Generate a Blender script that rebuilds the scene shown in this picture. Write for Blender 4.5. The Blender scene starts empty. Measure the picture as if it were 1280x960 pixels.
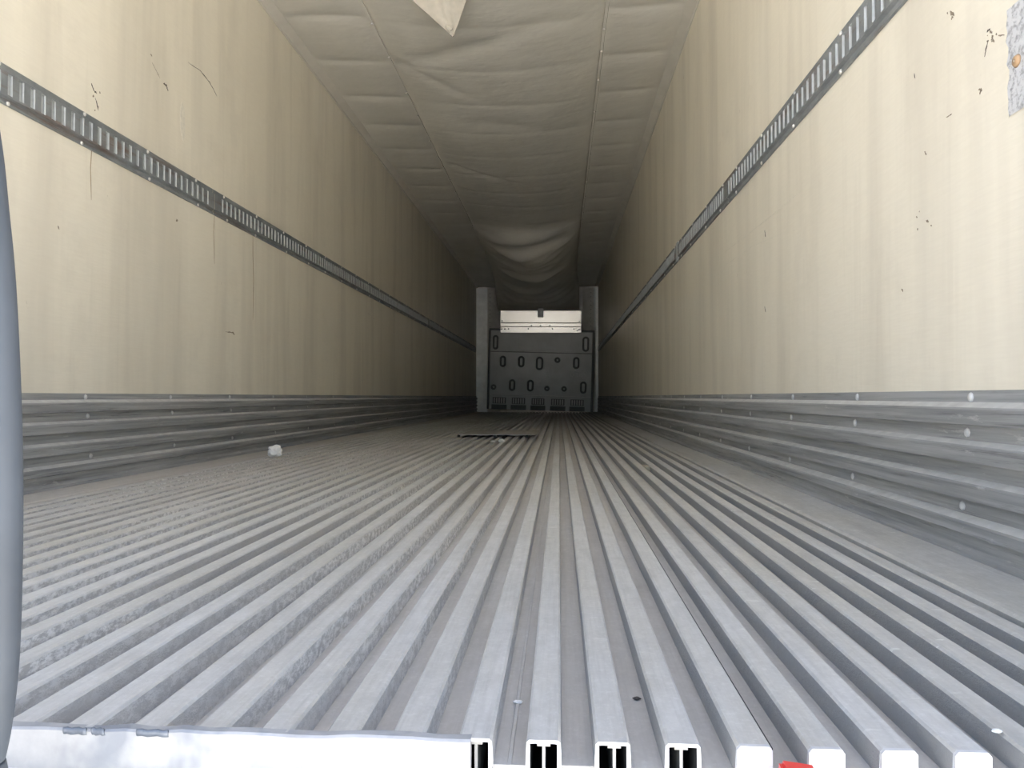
import bpy, bmesh, math, random
from mathutils import Vector, Matrix, noise
random.seed(7)
scene = bpy.context.scene
C = scene.collection

# ------------------------------------------------------------------ camera
CAM_H = 0.31
F_PX = 960.0
YAW = math.atan2(59.0, F_PX)
PITCH = math.atan2(16.0, F_PX)
cam_d = bpy.data.cameras.new('camera')
cam_d.sensor_width = 36.0
cam_d.lens = F_PX / 1280.0 * 36.0
cam_d.clip_start = 0.02
cam = bpy.data.objects.new('camera', cam_d)
C.objects.link(cam)
cam.location = (0, 0, CAM_H)
cam.rotation_euler = (math.pi / 2 + PITCH, 0, YAW)
scene.camera = cam
CAM_R = cam.rotation_euler.to_matrix()

# ------------------------------------------------------------------ world (bright overcast day outside the open doors)
world = bpy.data.worlds.new('overcast_sky')
scene.world = world
world.use_nodes = True  # hazy daylight
wn = world.node_tree.nodes
bg = wn['Background']
sky = wn.new('ShaderNodeTexSky')
sky.sky_type = 'NISHITA'
sky.sun_disc = False
sky.sun_elevation = math.radians(48)
sky.sun_rotation = math.radians(25)
sky.air_density = 1.0
sky.dust_density = 6.0
sky.ozone_density = 1.0
world.node_tree.links.new(sky.outputs['Color'], bg.inputs['Color'])
bg.inputs['Strength'].default_value = 0.40
# the sun stands over the front of the trailer: it lights the yard behind the doors, not the inside
sun_d = bpy.data.lights.new('sun', 'SUN')
sun_d.energy = 30.0
sun_d.color = (1.0, 0.95, 0.88)
sun_d.angle = math.radians(0.6)
sun = bpy.data.objects.new('sun', sun_d)
C.objects.link(sun)
sun.rotation_euler = (math.radians(-42), 0, math.radians(-25))

# ------------------------------------------------------------------ exposure
vs = scene.view_settings
vs.view_transform = 'Standard'
vs.look = 'None'
vs.gamma = 1.0
vs.use_curve_mapping = False
vs.exposure = 1.0
scene.cycles.diffuse_bounces = 10
scene.cycles.max_bounces = 14
scene.cycles.glossy_bounces = 6
scene.cycles.use_denoising = True
scene.cycles.sample_clamp_indirect = 6.0

# ------------------------------------------------------------------ dimensions of the trailer
XL, XR = -1.69, 0.79          # inner faces of the side walls
Y0, Y1 = 0.70, 15.75          # rear edge of the floor, front wall
ZC = 2.60                     # roof
PITCH_RIB, RIB_X0, RIB_W, RIB_H = 0.0623, -0.0145, 0.031, 0.025

# ------------------------------------------------------------------ helpers
def ray(px, py):
    d = Vector(((px - 640.0) / F_PX, -(py - 480.0) / F_PX, -1.0))
    return CAM_R @ d
def on_x(px, py, x):
    d = ray(px, py); t = x / d.x
    return Vector((x, d.y * t, CAM_H + d.z * t))
def on_y(px, py, y):
    d = ray(px, py); t = y / d.y
    return Vector((d.x * t, y, CAM_H + d.z * t))
def on_z(px, py, z):
    d = ray(px, py); t = (z - CAM_H) / d.z
    return Vector((d.x * t, d.y * t, z))

def mesh_obj(name, verts, faces, mat, parent=None, smooth=False, loc=None):
    me = bpy.data.meshes.new(name)
    me.from_pydata([tuple(v) for v in verts], [], faces)
    me.update()
    bm = bmesh.new(); bm.from_mesh(me)
    bmesh.ops.recalc_face_normals(bm, faces=bm.faces)
    bm.to_mesh(me); bm.free()
    if smooth:
        for p in me.polygons: p.use_smooth = True
    for m in (mat if isinstance(mat, (list, tuple)) else [mat]):
        me.materials.append(m)
    o = bpy.data.objects.new(name, me)
    C.objects.link(o)
    if parent is not None: o.parent = parent
    if loc is not None: o.location = loc
    return o
def share(name, me, parent=None, loc=(0, 0, 0), rot=None):
    o = bpy.data.objects.new(name, me)
    C.objects.link(o)
    o.parent = parent
    o.location = loc
    if rot is not None: o.rotation_euler = rot
    return o
def box_vf(x0, x1, y0, y1, z0, z1):
    v = [(x0,y0,z0),(x1,y0,z0),(x1,y1,z0),(x0,y1,z0),(x0,y0,z1),(x1,y0,z1),(x1,y1,z1),(x0,y1,z1)]
    f = [(0,3,2,1),(4,5,6,7),(0,1,5,4),(1,2,6,5),(2,3,7,6),(3,0,4,7)]
    return v, f
def box(name, x0, x1, y0, y1, z0, z1, mat, parent=None, bevel=0.0):
    v, f = box_vf(x0, x1, y0, y1, z0, z1)
    o = mesh_obj(name, v, f, mat, parent)
    if bevel:
        bm = bmesh.new(); bm.from_mesh(o.data)
        bmesh.ops.bevel(bm, geom=list(bm.edges), offset=bevel, segments=1, affect='EDGES')
        bm.to_mesh(o.data); bm.free()
    return o
def extrude_profile(name, prof, y0, y1, mat, parent=None, closed=True, nseg=1):
    """prof: list of (x, z); swept along Y"""
    n = len(prof); v = []; f = []
    for s in range(nseg + 1):
        y = y0 + (y1 - y0) * s / nseg
        v += [(x, y, z) for x, z in prof]
    m = n if closed else n - 1
    for s in range(nseg):
        a = s * n; b = a + n
        for i in range(m):
            j = (i + 1) % n
            f.append((a + i, a + j, b + j, b + i))
    if closed:
        f.append(tuple(range(n))); f.append(tuple(reversed(range(nseg * n, nseg * n + n))))
    return mesh_obj(name, v, f, mat, parent)
def tube(name, pts, r, mat, parent=None, sides=10, flat=1.0):
    v = []; f = []
    n = len(pts)
    for i, p in enumerate(pts):
        p = Vector(p)
        t = (Vector(pts[min(i + 1, n - 1)]) - Vector(pts[max(i - 1, 0)])).normalized()
        up = Vector((0, 1, 0)) if abs(t.y) < 0.9 else Vector((0, 0, 1))
        a = t.cross(up).normalized(); b = a.cross(t).normalized()
        for k in range(sides):
            w = 2 * math.pi * k / sides
            v.append(p + a * math.cos(w) * r + b * math.sin(w) * r * flat)
    for i in range(n - 1):
        for k in range(sides):
            k2 = (k + 1) % sides
            f.append((i*sides + k, i*sides + k2, (i+1)*sides + k2, (i+1)*sides + k))
    f.append(tuple(range(sides))); f.append(tuple(range((n-1)*sides, n*sides)))
    return mesh_obj(name, v, f, mat, parent, smooth=True)
def empty(name, loc=(0, 0, 0), rot=(0, 0, 0)):
    o = bpy.data.objects.new(name, None)
    C.objects.link(o); o.location = loc; o.rotation_euler = rot
    o.empty_display_size = 0.1
    return o
def tag(o, label, cat, group=None):
    o['label'] = label; o['category'] = cat
    if group: o['group'] = group
    return o
def struct(o, label=None, cat=None):
    o['kind'] = 'structure'
    if label: o['label'] = label
    if cat: o['category'] = cat
    return o
def interp(x, tab):
    if x <= tab[0][0]: return tab[0][1]
    for (a, b), (c, d) in zip(tab, tab[1:]):
        if x <= c:
            t = (x - a) / (c - a); t = t * t * (3 - 2 * t)
            return b + (d - b) * t
    return tab[-1][1]

# ------------------------------------------------------------------ materials
class MT:
    def __init__(self, name, rough=0.6, metal=0.0, spec=0.5):
        self.m = bpy.data.materials.new(name); self.m.use_nodes = True
        self.t = self.m.node_tree; self.n = self.t.nodes
        self.b = self.n['Principled BSDF']
        self.b.inputs['Roughness'].default_value = rough
        self.b.inputs['Metallic'].default_value = metal
        self.b.inputs['Specular IOR Level'].default_value = spec
        self.co = self.n.new('ShaderNodeNewGeometry').outputs['Position']
    def link(self, a, b): self.t.links.new(a, b)
    def mapped(self, scale, rot=(0, 0, 0), loc=(0, 0, 0)):
        mp = self.n.new('ShaderNodeMapping')
        mp.inputs['Scale'].default_value = scale
        mp.inputs['Rotation'].default_value = rot
        mp.inputs['Location'].default_value = loc
        self.link(self.co, mp.inputs['Vector'])
        return mp.outputs['Vector']
    def noise(self, scale, detail=4, rough=0.55, sc=(1, 1, 1), rot=(0, 0, 0), lo=0.4, hi=0.6, dist=0.0, loc=(0, 0, 0)):
        nz = self.n.new('ShaderNodeTexNoise')
        nz.inputs['Scale'].default_value = scale
        nz.inputs['Detail'].default_value = detail
        nz.inputs['Roughness'].default_value = rough
        nz.inputs['Distortion'].default_value = dist
        self.link(self.mapped(sc, rot, loc), nz.inputs['Vector'])
        mr = self.n.new('ShaderNodeMapRange')
        mr.inputs['From Min'].default_value = lo; mr.inputs['From Max'].default_value = hi
        mr.clamp = True
        self.link(nz.outputs['Fac'], mr.inputs['Value'])
        return mr.outputs['Result']
    def scale(self, fac, k):
        m = self.n.new('ShaderNodeMath'); m.operation = 'MULTIPLY'
        self.link(fac, m.inputs[0])
        if isinstance(k, (int, float)): m.inputs[1].default_value = k
        else: self.link(k, m.inputs[1])
        return m.outputs[0]
    def mix(self, fac, a, b):
        mx = self.n.new('ShaderNodeMix'); mx.data_type = 'RGBA'
        if isinstance(fac, (int, float)): mx.inputs[0].default_value = fac
        else: self.link(fac, mx.inputs[0])
        for s, c in ((6, a), (7, b)):
            if isinstance(c, tuple): mx.inputs[s].default_value = (*c, 1)
            else: self.link(c, mx.inputs[s])
        return mx.outputs[2]
    def color(self, c):
        if isinstance(c, tuple): self.b.inputs['Base Color'].default_value = (*c, 1)
        else: self.link(c, self.b.inputs['Base Color'])
    def bump(self, fac, strength=0.3, dist=0.002):
        bp = self.n.new('ShaderNodeBump')
        bp.inputs['Strength'].default_value = strength
        bp.inputs['Distance'].default_value = dist
        self.link(fac, bp.inputs['Height'])
        self.link(bp.outputs['Normal'], self.b.inputs['Normal'])
    def rough(self, fac, a, b):
        mr = self.n.new('ShaderNodeMapRange')
        mr.inputs['To Min'].default_value = a; mr.inputs['To Max'].default_value = b
        self.link(fac, mr.inputs['Value']); self.link(mr.outputs['Result'], self.b.inputs['Roughness'])

def plain(name, col, rough=0.6, metal=0.0, var=0.12, scale=30.0, spec=0.5):
    t = MT(name, rough, metal, spec)
    n = t.noise(scale, 4, lo=0.3, hi=0.7)
    t.color(t.mix(n, tuple(c * (1 - var) for c in col), tuple(min(1, c * (1 + var)) for c in col)))
    return t.m

def wall_mat():
    t = MT('cream_fibreglass_liner', 0.40, 0, 0.4)
    base = (0.84, 0.79, 0.67)
    broad = t.noise(1.0, 4, sc=(1, 1.3, 0.5), lo=0.36, hi=0.66)
    col = t.mix(t.scale(broad, 0.5), base, (0.76, 0.705, 0.585))
    streak = t.noise(1.0, 5, 0.55, sc=(1, 4.2, 0.40), lo=0.46, hi=0.74, dist=0.3)
    col = t.mix(t.scale(streak, 0.55), col, (0.56, 0.515, 0.43))
    streak2 = t.noise(1.0, 4, 0.6, sc=(1, 13, 0.8), lo=0.56, hi=0.78, loc=(0, 3.3, 1.0))
    col = t.mix(t.scale(streak2, 0.20), col, (0.45, 0.40, 0.31))
    weave = t.noise(1.0, 2, 0.5, sc=(1, 14, 160), lo=0.35, hi=0.65)
    col = t.mix(t.scale(weave, 0.08), col, (0.55, 0.50, 0.40))
    grime = t.noise(3.0, 6, 0.7, sc=(1, 1.0, 0.8), lo=0.54, hi=0.74, loc=(0, 5, 3))
    col = t.mix(t.scale(grime, 0.28), col, (0.58, 0.53, 0.44))
    pale = t.noise(1.0, 5, 0.6, sc=(1, 2.2, 1.3), lo=0.56, hi=0.74, loc=(0, 7, 2))
    col = t.mix(t.scale(pale, 0.35), col, (0.84, 0.80, 0.70))
    fleck = t.noise(9.0, 5, 0.75, sc=(1, 1.3, 0.7), lo=0.69, hi=0.76, loc=(0, 2, 5))
    col = t.mix(t.scale(fleck, 0.6), col, (0.20, 0.16, 0.12))
    t.color(col)
    t.bump(weave, 0.12, 0.001)
    return t.m
def floor_mat(name, base, dusty, dark, metal, rough, marks=True):
    t = MT(name, rough, metal, 0.45)
    d = t.noise(1.0, 5, 0.6, sc=(5, 1.1, 5), lo=0.36, hi=0.64)
    col = t.mix(d, base, dusty)
    s = t.noise(1.0, 6, 0.65, sc=(160, 5, 40), lo=0.45, hi=0.75)
    col = t.mix(t.scale(s, 0.35), col, dark)
    g = t.noise(140, 4, 0.7, lo=0.5, hi=0.75)
    col = t.mix(t.scale(g, 0.30), col, tuple(min(1, c * 1.35) for c in base))
    mo = t.noise(1.0, 6, 0.7, sc=(38, 22, 20), lo=0.38, hi=0.66, loc=(2, 0, 0))
    col = t.mix(t.scale(mo, 0.28), col, dark)
    k = t.noise(1.0, 4, 0.6, sc=(11, 3.0, 5), lo=0.60, hi=0.72, loc=(4, 1, 0))
    col = t.mix(t.scale(k, 0.35), col, dark)
    if marks:
        w = t.noise(1.0, 3, 0.5, sc=(26, 70, 20), lo=0.66, hi=0.70, loc=(1, 2, 0))
        w2 = t.noise(1.0, 2, 0.5, sc=(1.2, 1.0, 1), lo=0.50, hi=0.60, loc=(2.0, 5.0, 0))
        col = t.mix(t.scale(t.scale(w, w2), 0.8), col, (0.80, 0.80, 0.76))
    t.color(col)
    t.bump(g, 0.18, 0.0008)
    return t.m
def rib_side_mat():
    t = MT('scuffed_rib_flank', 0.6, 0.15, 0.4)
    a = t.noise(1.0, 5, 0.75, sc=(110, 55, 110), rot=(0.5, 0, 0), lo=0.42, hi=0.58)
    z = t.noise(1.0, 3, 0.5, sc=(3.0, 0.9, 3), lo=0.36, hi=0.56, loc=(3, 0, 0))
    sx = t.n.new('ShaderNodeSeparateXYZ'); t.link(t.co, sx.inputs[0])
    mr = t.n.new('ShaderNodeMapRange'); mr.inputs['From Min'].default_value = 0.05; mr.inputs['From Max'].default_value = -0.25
    t.link(sx.outputs['X'], mr.inputs['Value'])       # left-hand ribs: chafed speckle and a lighter base
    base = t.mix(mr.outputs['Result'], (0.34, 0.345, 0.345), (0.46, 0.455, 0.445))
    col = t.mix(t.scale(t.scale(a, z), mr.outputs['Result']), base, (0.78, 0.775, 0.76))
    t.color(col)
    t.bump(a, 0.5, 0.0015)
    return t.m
def scuff_mat():
    t = MT('worn_aluminium_kick_plate', 0.5, 0.35, 0.5)
    a = t.noise(1.0, 5, 0.65, sc=(30, 1.5, 60), lo=0.35, hi=0.68)
    col = t.mix(a, (0.48, 0.49, 0.495), (0.27, 0.28, 0.285))
    b = t.noise(1.0, 6, 0.7, sc=(10, 3.0, 90), lo=0.56, hi=0.70, loc=(0, 4, 2))
    col = t.mix(t.scale(b, 0.8), col, (0.16, 0.16, 0.165))
    c = t.noise(1.0, 6, 0.7, sc=(10, 10, 60), lo=0.62, hi=0.74, loc=(0, 9, 7))
    col = t.mix(t.scale(c, 0.6), col, (0.75, 0.75, 0.73))
    t.color(col)
    t.bump(b, 0.2, 0.001)
    return t.m
def track_mat():
    t = MT('rusting_galvanised_steel', 0.5, 0.45, 0.5)
    a = t.noise(12, 5, 0.6, lo=0.35, hi=0.65)
    col = t.mix(a, (0.24, 0.26, 0.27), (0.34, 0.36, 0.37))
    r = t.noise(1.0, 5, 0.65, sc=(6, 1.6, 20), lo=0.54, hi=0.68, loc=(0, 1.3, 0))
    col = t.mix(t.scale(r, 0.75), col, (0.20, 0.13, 0.10))
    t.color(col)
    return t.m
def vinyl_mat():
    t = MT('grey_cream_vinyl', 0.38, 0, 0.5)
    a = t.noise(1.0, 4, 0.6, sc=(1.5, 0.8, 1), lo=0.35, hi=0.65)
    col = t.mix(a, (0.74, 0.725, 0.67), (0.66, 0.645, 0.59))
    s = t.noise(60, 4, 0.7, lo=0.62, hi=0.75)
    col = t.mix(t.scale(s, 0.25), col, (0.30, 0.27, 0.22))
    t.color(col)
    f = t.noise(5, 3, 0.5, sc=(1, 1.6, 1), lo=0.3, hi=0.7)
    t.bump(f, 0.25, 0.012)
    return t.m
def sill_mat():
    t = MT('bright_welded_aluminium', 0.55, 0.1, 0.5)
    a = t.noise(26, 5, 0.6, lo=0.35, hi=0.7)
    col = t.mix(a, (0.66, 0.66, 0.66), (0.52, 0.52, 0.525))
    b = t.noise(7, 4, 0.6, sc=(1, 1, 0.6), lo=0.60, hi=0.68, loc=(0.7, 0, 0))
    col = t.mix(t.scale(b, 0.7), col, (0.30, 0.325, 0.365))
    t.color(col)
    t.bump(a, 0.2, 0.001)
    return t.m

def thresh_mat():
    t = MT('welded_threshold_aluminium', 0.55, 0.05, 0.4)
    a = t.noise(22, 5, 0.6, lo=0.35, hi=0.7)
    col = t.mix(a, (0.44, 0.44, 0.44), (0.34, 0.34, 0.345))
    b = t.noise(9, 4, 0.6, sc=(1, 1, 0.7), lo=0.52, hi=0.62, loc=(0.7, 0, 0))
    col = t.mix(t.scale(b, 0.75), col, (0.20, 0.22, 0.25))
    t.color(col)
    t.bump(a, 0.3, 0.001)
    return t.m
M_THRESH = thresh_mat()
M_WALL = wall_mat()
M_RIB = floor_mat('worn_aluminium_tread', (0.62, 0.615, 0.605), (0.54, 0.525, 0.485), (0.33, 0.325, 0.31), 0.2, 0.55)
M_PAN = floor_mat('dusty_aluminium_channel', (0.55, 0.53, 0.505), (0.48, 0.45, 0.41), (0.34, 0.32, 0.29), 0.05, 0.7, False)
M_RIBSIDE = rib_side_mat()
M_SCUFF = scuff_mat()
M_LEDGE = plain('ledge_light_aluminium', (0.60, 0.60, 0.585), 0.5, 0.2)
M_TRACK = track_mat()
M_GALV = plain('pale_zinc_slot_light', (0.55, 0.575, 0.58), 0.5, 0.2)
M_DULL = plain('dull_rivet_metal', (0.64, 0.64, 0.63), 0.5, 0.1)
M_WEB = plain('dull_web_metal', (0.42, 0.42, 0.41), 0.5, 0.2)
M_RIVET = plain('pale_rivet_metal', (0.80, 0.78, 0.74), 0.35, 0.35)
M_VINYL = vinyl_mat()
M_FLAP = plain('pale_cream_vinyl', (0.44, 0.415, 0.36), 0.5, 0, 0.12, 18)
M_SEAM = plain('stitched_seam_vinyl', (0.36, 0.34, 0.30), 0.6)
M_TRIM = plain('pale_grey_cove_trim', (0.66, 0.635, 0.57), 0.5, 0, 0.06, 6)
M_ROOF = plain('roof_skin', (0.40, 0.39, 0.36), 0.6)
M_POST = plain('pale_grey_painted_post', (0.84, 0.87, 0.86), 0.38, 0.25, 0.08, 9)
M_POST2 = plain('grey_riveted_post_return', (0.82, 0.81, 0.77), 0.42, 0.2, 0.08, 9)
M_DARK = plain('charcoal_moulded_plastic', (0.44, 0.47, 0.48), 0.34, 0, 0.12, 3, 1.0)
M_DARK2 = plain('black_moulded_plastic', (0.16, 0.175, 0.18), 0.55)
M_GREYPL = plain('pale_grey_plastic', (0.58, 0.60, 0.60), 0.5)  # paler grey for lower groove, louvres, bracket and dust marks
M_WHITE = plain('satin_stainless_sheet', (0.60, 0.585, 0.55), 0.26, 0.85, 0.03, 5)
M_BLACK = plain('black_gap', (0.02, 0.02, 0.02), 0.8)  # joints and seal; also stands in for shade in and below the rib ends
M_SILL = sill_mat()
M_RUBBER = plain('blue_grey_rubber', (0.055, 0.066, 0.082), 0.6, 0, 0.1, 12)
M_WELD = plain('grey_weld', (0.15, 0.17, 0.20), 0.4, 0.3, 0.2, 120)
M_RED = plain('red_plastic', (0.75, 0.045, 0.04), 0.3, 0, 0.05)
M_PAPER = plain('white_paper', (0.80, 0.78, 0.74), 0.8, 0, 0.06, 60)
M_PLATE = plain('brown_grey_sheet_metal', (0.33, 0.31, 0.27), 0.55, 0.1, 0.12, 6)
M_TAN = plain('tan_wood', (0.42, 0.38, 0.29), 0.8, 0, 0.15, 50)
M_MARK = plain('black_scuff', (0.10, 0.08, 0.065), 0.8, 0, 0.4, 90)
M_MARKB = plain('brown_scuff', (0.27, 0.22, 0.16), 0.8, 0, 0.4, 90)
M_RUSTLINE = plain('rust_run', (0.40, 0.31, 0.20), 0.8, 0, 0.2, 60)
M_PALE = plain('pale_scratch', (0.76, 0.72, 0.62), 0.6, 0, 0.08, 60)
M_CONC = plain('grey_concrete', (0.44, 0.435, 0.42), 0.9, 0, 0.2, 0.8)
M_WOODKNOB = plain('tan_plastic_plug', (0.46, 0.30, 0.17), 0.4, 0, 0.1, 80)
def patch_mat():
    t = MT('peeling_silver_tape', 0.45, 0.1)
    a = t.noise(90, 6, 0.75, lo=0.50, hi=0.62)
    t.color(t.mix(a, (0.66, 0.665, 0.68), (0.40, 0.40, 0.42)))
    t.bump(a, 0.6, 0.002)
    return t.m
M_PATCH = patch_mat()

# ------------------------------------------------------------------ rivet meshes shared by all rivets (dome with its axis along +X)
def dome_mesh(name, r, h, mat, sides=8):
    v = []; f = []
    for a in (0.0, 0.55, 1.0):
        rr = r * math.cos(a * math.pi / 2 * 0.8); hh = h * math.sin(a * math.pi / 2)
        for k in range(sides):
            w = 2 * math.pi * k / sides
            v.append((hh, rr * math.cos(w), rr * math.sin(w)))
    for s in range(2):
        for k in range(sides):
            k2 = (k + 1) % sides
            f.append((s*sides + k, s*sides + k2, (s+1)*sides + k2, (s+1)*sides + k))
    f.append(tuple(range(2*sides, 3*sides))); f.append(tuple(reversed(range(sides))))
    me = bpy.data.meshes.new(name); me.from_pydata(v, [], f); me.materials.append(mat)
    for p in me.polygons: p.use_smooth = True
    return me
ME_RIVET = dome_mesh('rivet', 0.0075, 0.005, M_RIVET)
ME_RIVET_S = dome_mesh('small_rivet', 0.010, 0.004, M_DULL)
ME_BOLT = dome_mesh('bolt', 0.016, 0.012, M_DARK2)

# ================================================================== THE SETTING
ground = struct(box('ground', -30, 30, -40, 40, -1.5, -1.35, M_CONC), 'grey concrete yard below the trailer', 'ground')

wl = struct(box('wall_left', XL - 0.08, XL, Y0 - 0.03, Y1 + 0.25, -0.10, ZC + 0.06, M_WALL), 'cream fibreglass side wall on the left with dark track', 'wall')
wr = struct(box('wall_right', XR, XR + 0.08, Y0 - 0.03, Y1 + 0.25, -0.10, ZC + 0.06, M_WALL), 'cream fibreglass side wall on the right with dark track', 'wall')
wf = struct(box('wall_front', XL, XR, Y1 + 0.17, Y1 + 0.25, -0.10, ZC + 0.06, M_POST2), 'grey front end wall behind the bulkhead', 'wall')
ce = struct(box('ceiling', XL, XR, Y0 - 0.03, Y1 + 0.17, ZC, ZC + 0.06, M_ROOF), 'trailer roof above the fabric lining', 'ceiling')

# cove trims between walls and roof
def cove(name, xw, s, label):
    p = [(0, 2.535), (0.006, 2.535), (0.010, 2.548), (0.066, 2.575), (0.080, 2.575), (0.080, 2.582), (0.060, 2.598), (0, 2.598)]
    o = extrude_profile(name, [(xw + s * a, b) for a, b in p], Y0, Y1 - 0.2, M_TRIM)
    return struct(o, label, 'trim')
cove('trim_1', XL, 1, 'pale cove trim along top of left wall')
cove('trim_2', XR, -1, 'pale cove trim along top of right wall')

# ---- floor: channel pan + hollow ribs
floor = struct(box('floor', XL, XR, Y0 + 0.12, Y1 + 0.15, -RIB_H - 0.006, -RIB_H, M_PAN), 'ribbed grey aluminium trailer floor running to the bulkhead', 'floor')
deck = struct(box('subfloor', XL, XR, Y0 + 0.02, Y1 + 0.15, -0.14, -0.075, M_BLACK), 'dark deck under the ribbed floor', 'floor')
sill = struct(box('trim_3', XL - 0.08, XR + 0.08, 0.655, Y0 + 0.015, -0.16, -0.055, M_DARK), 'grey sill beam under the rear floor edge', 'trim')

def rib_mesh(name, hollow):
    hw = RIB_W / 2; c = 0.0025
    outer = [(-hw - 0.001, -RIB_H), (-hw, -c), (-hw + c, 0), (hw - c, 0), (hw, -c), (hw + 0.001, -RIB_H)]
    n = 6; yA, yB = 0.0, Y1 - Y0
    v = [(x, yA, z) for x, z in outer] + [(x, yB, z) for x, z in outer]
    f = []; mi = []
    for i in range(n - 1):
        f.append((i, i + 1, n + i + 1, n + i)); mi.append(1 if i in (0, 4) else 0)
    f.append(tuple(range(n, 2 * n))); mi.append(0)
    # inner skin, black for the shade in the hollow, and the rim at the rear end
    th = 0.0032
    inner = [(-hw + th, -RIB_H), (-hw + th, -c - 0.001), (-hw + th + c, -th), (hw - th - c, -th), (hw - th, -c - 0.001), (hw - th, -RIB_H)]
    b = len(v)
    v += [(x, yA, z) for x, z in inner] + [(x, yA + 0.4, z) for x, z in inner]
    for i in range(n - 1):
        f.append((b + i, b + i + 1, b + n + i + 1, b + n + i)); mi.append(3)
        f.append((i, i + 1, b + i + 1, b + i)); mi.append(2)
    f.append(tuple(range(b + n, b + 2 * n))); mi.append(3)
    if hollow:      # the channel legs run down past the pan at the rear end
        for s in (-1, 1):
            bb = len(v)
            x0, x1 = s * (hw - th), s * hw
            vv, ff = box_vf(min(x0, x1), max(x0, x1), yA, yA + 0.12, -0.055, -RIB_H)
            v += vv; f += [tuple(bb + q for q in g) for g in ff]; mi += [3, 3, 2, 3, 3, 3]  # inner leg faces black, shade of the cavity put into the colour
    me = bpy.data.meshes.new(name); me.from_pydata(v, [], f)
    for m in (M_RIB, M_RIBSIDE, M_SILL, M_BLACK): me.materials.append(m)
    me.polygons.foreach_set('material_index', mi); me.update()
    bm = bmesh.new(); bm.from_mesh(me); bmesh.ops.recalc_face_normals(bm, faces=bm.faces); bm.to_mesh(me); bm.free()
    return me
ME_RIB = rib_mesh('floor_rib', False)
ME_RIB_OPEN = rib_mesh('floor_rib_open', True)
def web_mesh():
    v, f = box_vf(-0.0014, 0.0014, 0.010, 0.12, -0.055, -0.010)
    v2, f2 = box_vf(-0.006, 0.006, 0.010, 0.12, -0.010, -0.0055)
    f += [tuple(8 + q for q in g) for g in f2]; v += v2
    me = bpy.data.meshes.new('web'); me.from_pydata(v, [], f); me.materials.append(M_WEB); return me
ME_WEB = web_mesh()
def cap_mesh():
    hw = RIB_W / 2
    prof = [(-hw, -0.055), (-hw, -0.003), (-hw + 0.003, 0.0006), (hw - 0.003, 0.0006), (hw, -0.003), (hw, -0.055)]
    v = [(x, -0.004, z) for x, z in prof] + [(x, 0.001, z) for x, z in prof]
    f = [tuple(reversed(range(6))), tuple(range(6, 12))] + [(i, (i+1) % 6, 6 + (i+1) % 6, 6 + i) for i in range(6)]
    me = bpy.data.meshes.new('end_cap'); me.from_pydata(v, [], f); me.materials.append(M_SILL); return me
ME_CAP = cap_mesh()
kmin = math.ceil((XL + 0.13 - RIB_X0) / PITCH_RIB); kmax = math.floor((XR - 0.135 - RIB_X0) / PITCH_RIB)
for k in range(kmin, kmax + 1):
    x = RIB_X0 + k * PITCH_RIB
    is_open = -1 <= k <= 2
    r = share('floor_rib', ME_RIB_OPEN if is_open else ME_RIB, floor, (x, Y0, random.uniform(-0.0006, 0.0006)))
    if is_open:
        w = share('web', ME_WEB, r, (0.002 if k == 1 else 0.0, 0, 0))
    elif k > 2:
        share('end_cap', ME_CAP, r)
for k in range(kmin - 1, kmax + 1):      # pan strips between the ribs at the rear edge
    xa = RIB_X0 + k * PITCH_RIB + RIB_W / 2 - 0.001; xb = RIB_X0 + (k + 1) * PITCH_RIB - RIB_W / 2 + 0.001
    box('channel_pan', xa, xb, Y0 + random.uniform(0, 0.006), Y0 + 0.12, -RIB_H - 0.006, -RIB_H, M_PAN, floor)
X_RIB_L = RIB_X0 + kmin * PITCH_RIB - RIB_W / 2
X_RIB_R = RIB_X0 + kmax * PITCH_RIB + RIB_W / 2
# flat edge trays next to the walls
extrude_profile('edge_tray', [(XL, -RIB_H), (X_RIB_L - 0.022, -RIB_H), (X_RIB_L - 0.022, -0.004), (X_RIB_L - 0.028, 0.0), (XL, 0.004)], Y0, Y1, M_PAN, floor)
extrude_profile('edge_tray', [(XR, -RIB_H), (X_RIB_R + 0.016, -RIB_H), (X_RIB_R + 0.016, -0.002), (X_RIB_R + 0.022, 0.003), (XR, 0.008)], Y0, Y1, M_RIB, floor)
extrude_profile('edge_seal', [(X_RIB_R + 0.004, -RIB_H), (X_RIB_R + 0.004, -0.012), (X_RIB_R + 0.011, -0.012), (X_RIB_R + 0.011, -RIB_H)], Y0, Y1, M_BLACK, floor)
# raised interlock seams in two channels and the open joint beside one rib
for xs in (-0.046, -0.60 - 0.0, 0.515):
    kk = round((xs - RIB_X0) / PITCH_RIB - 0.5)
    xc = RIB_X0 + (kk + 0.5) * PITCH_RIB
    extrude_profile('joint_seam', [(xc - 0.0022, -RIB_H), (xc - 0.0016, -RIB_H + 0.0016), (xc + 0.0016, -RIB_H + 0.0016), (xc + 0.0022, -RIB_H)], Y0, Y1, M_PAN, floor)
xj = RIB_X0 + 3 * PITCH_RIB + RIB_W / 2 + 0.0008
extrude_profile('open_joint', [(xj, -RIB_H), (xj, -0.003), (xj + 0.0009, -0.003), (xj + 0.0009, -RIB_H)], Y0 + 0.002, 6.5, M_BLACK, floor)

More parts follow.
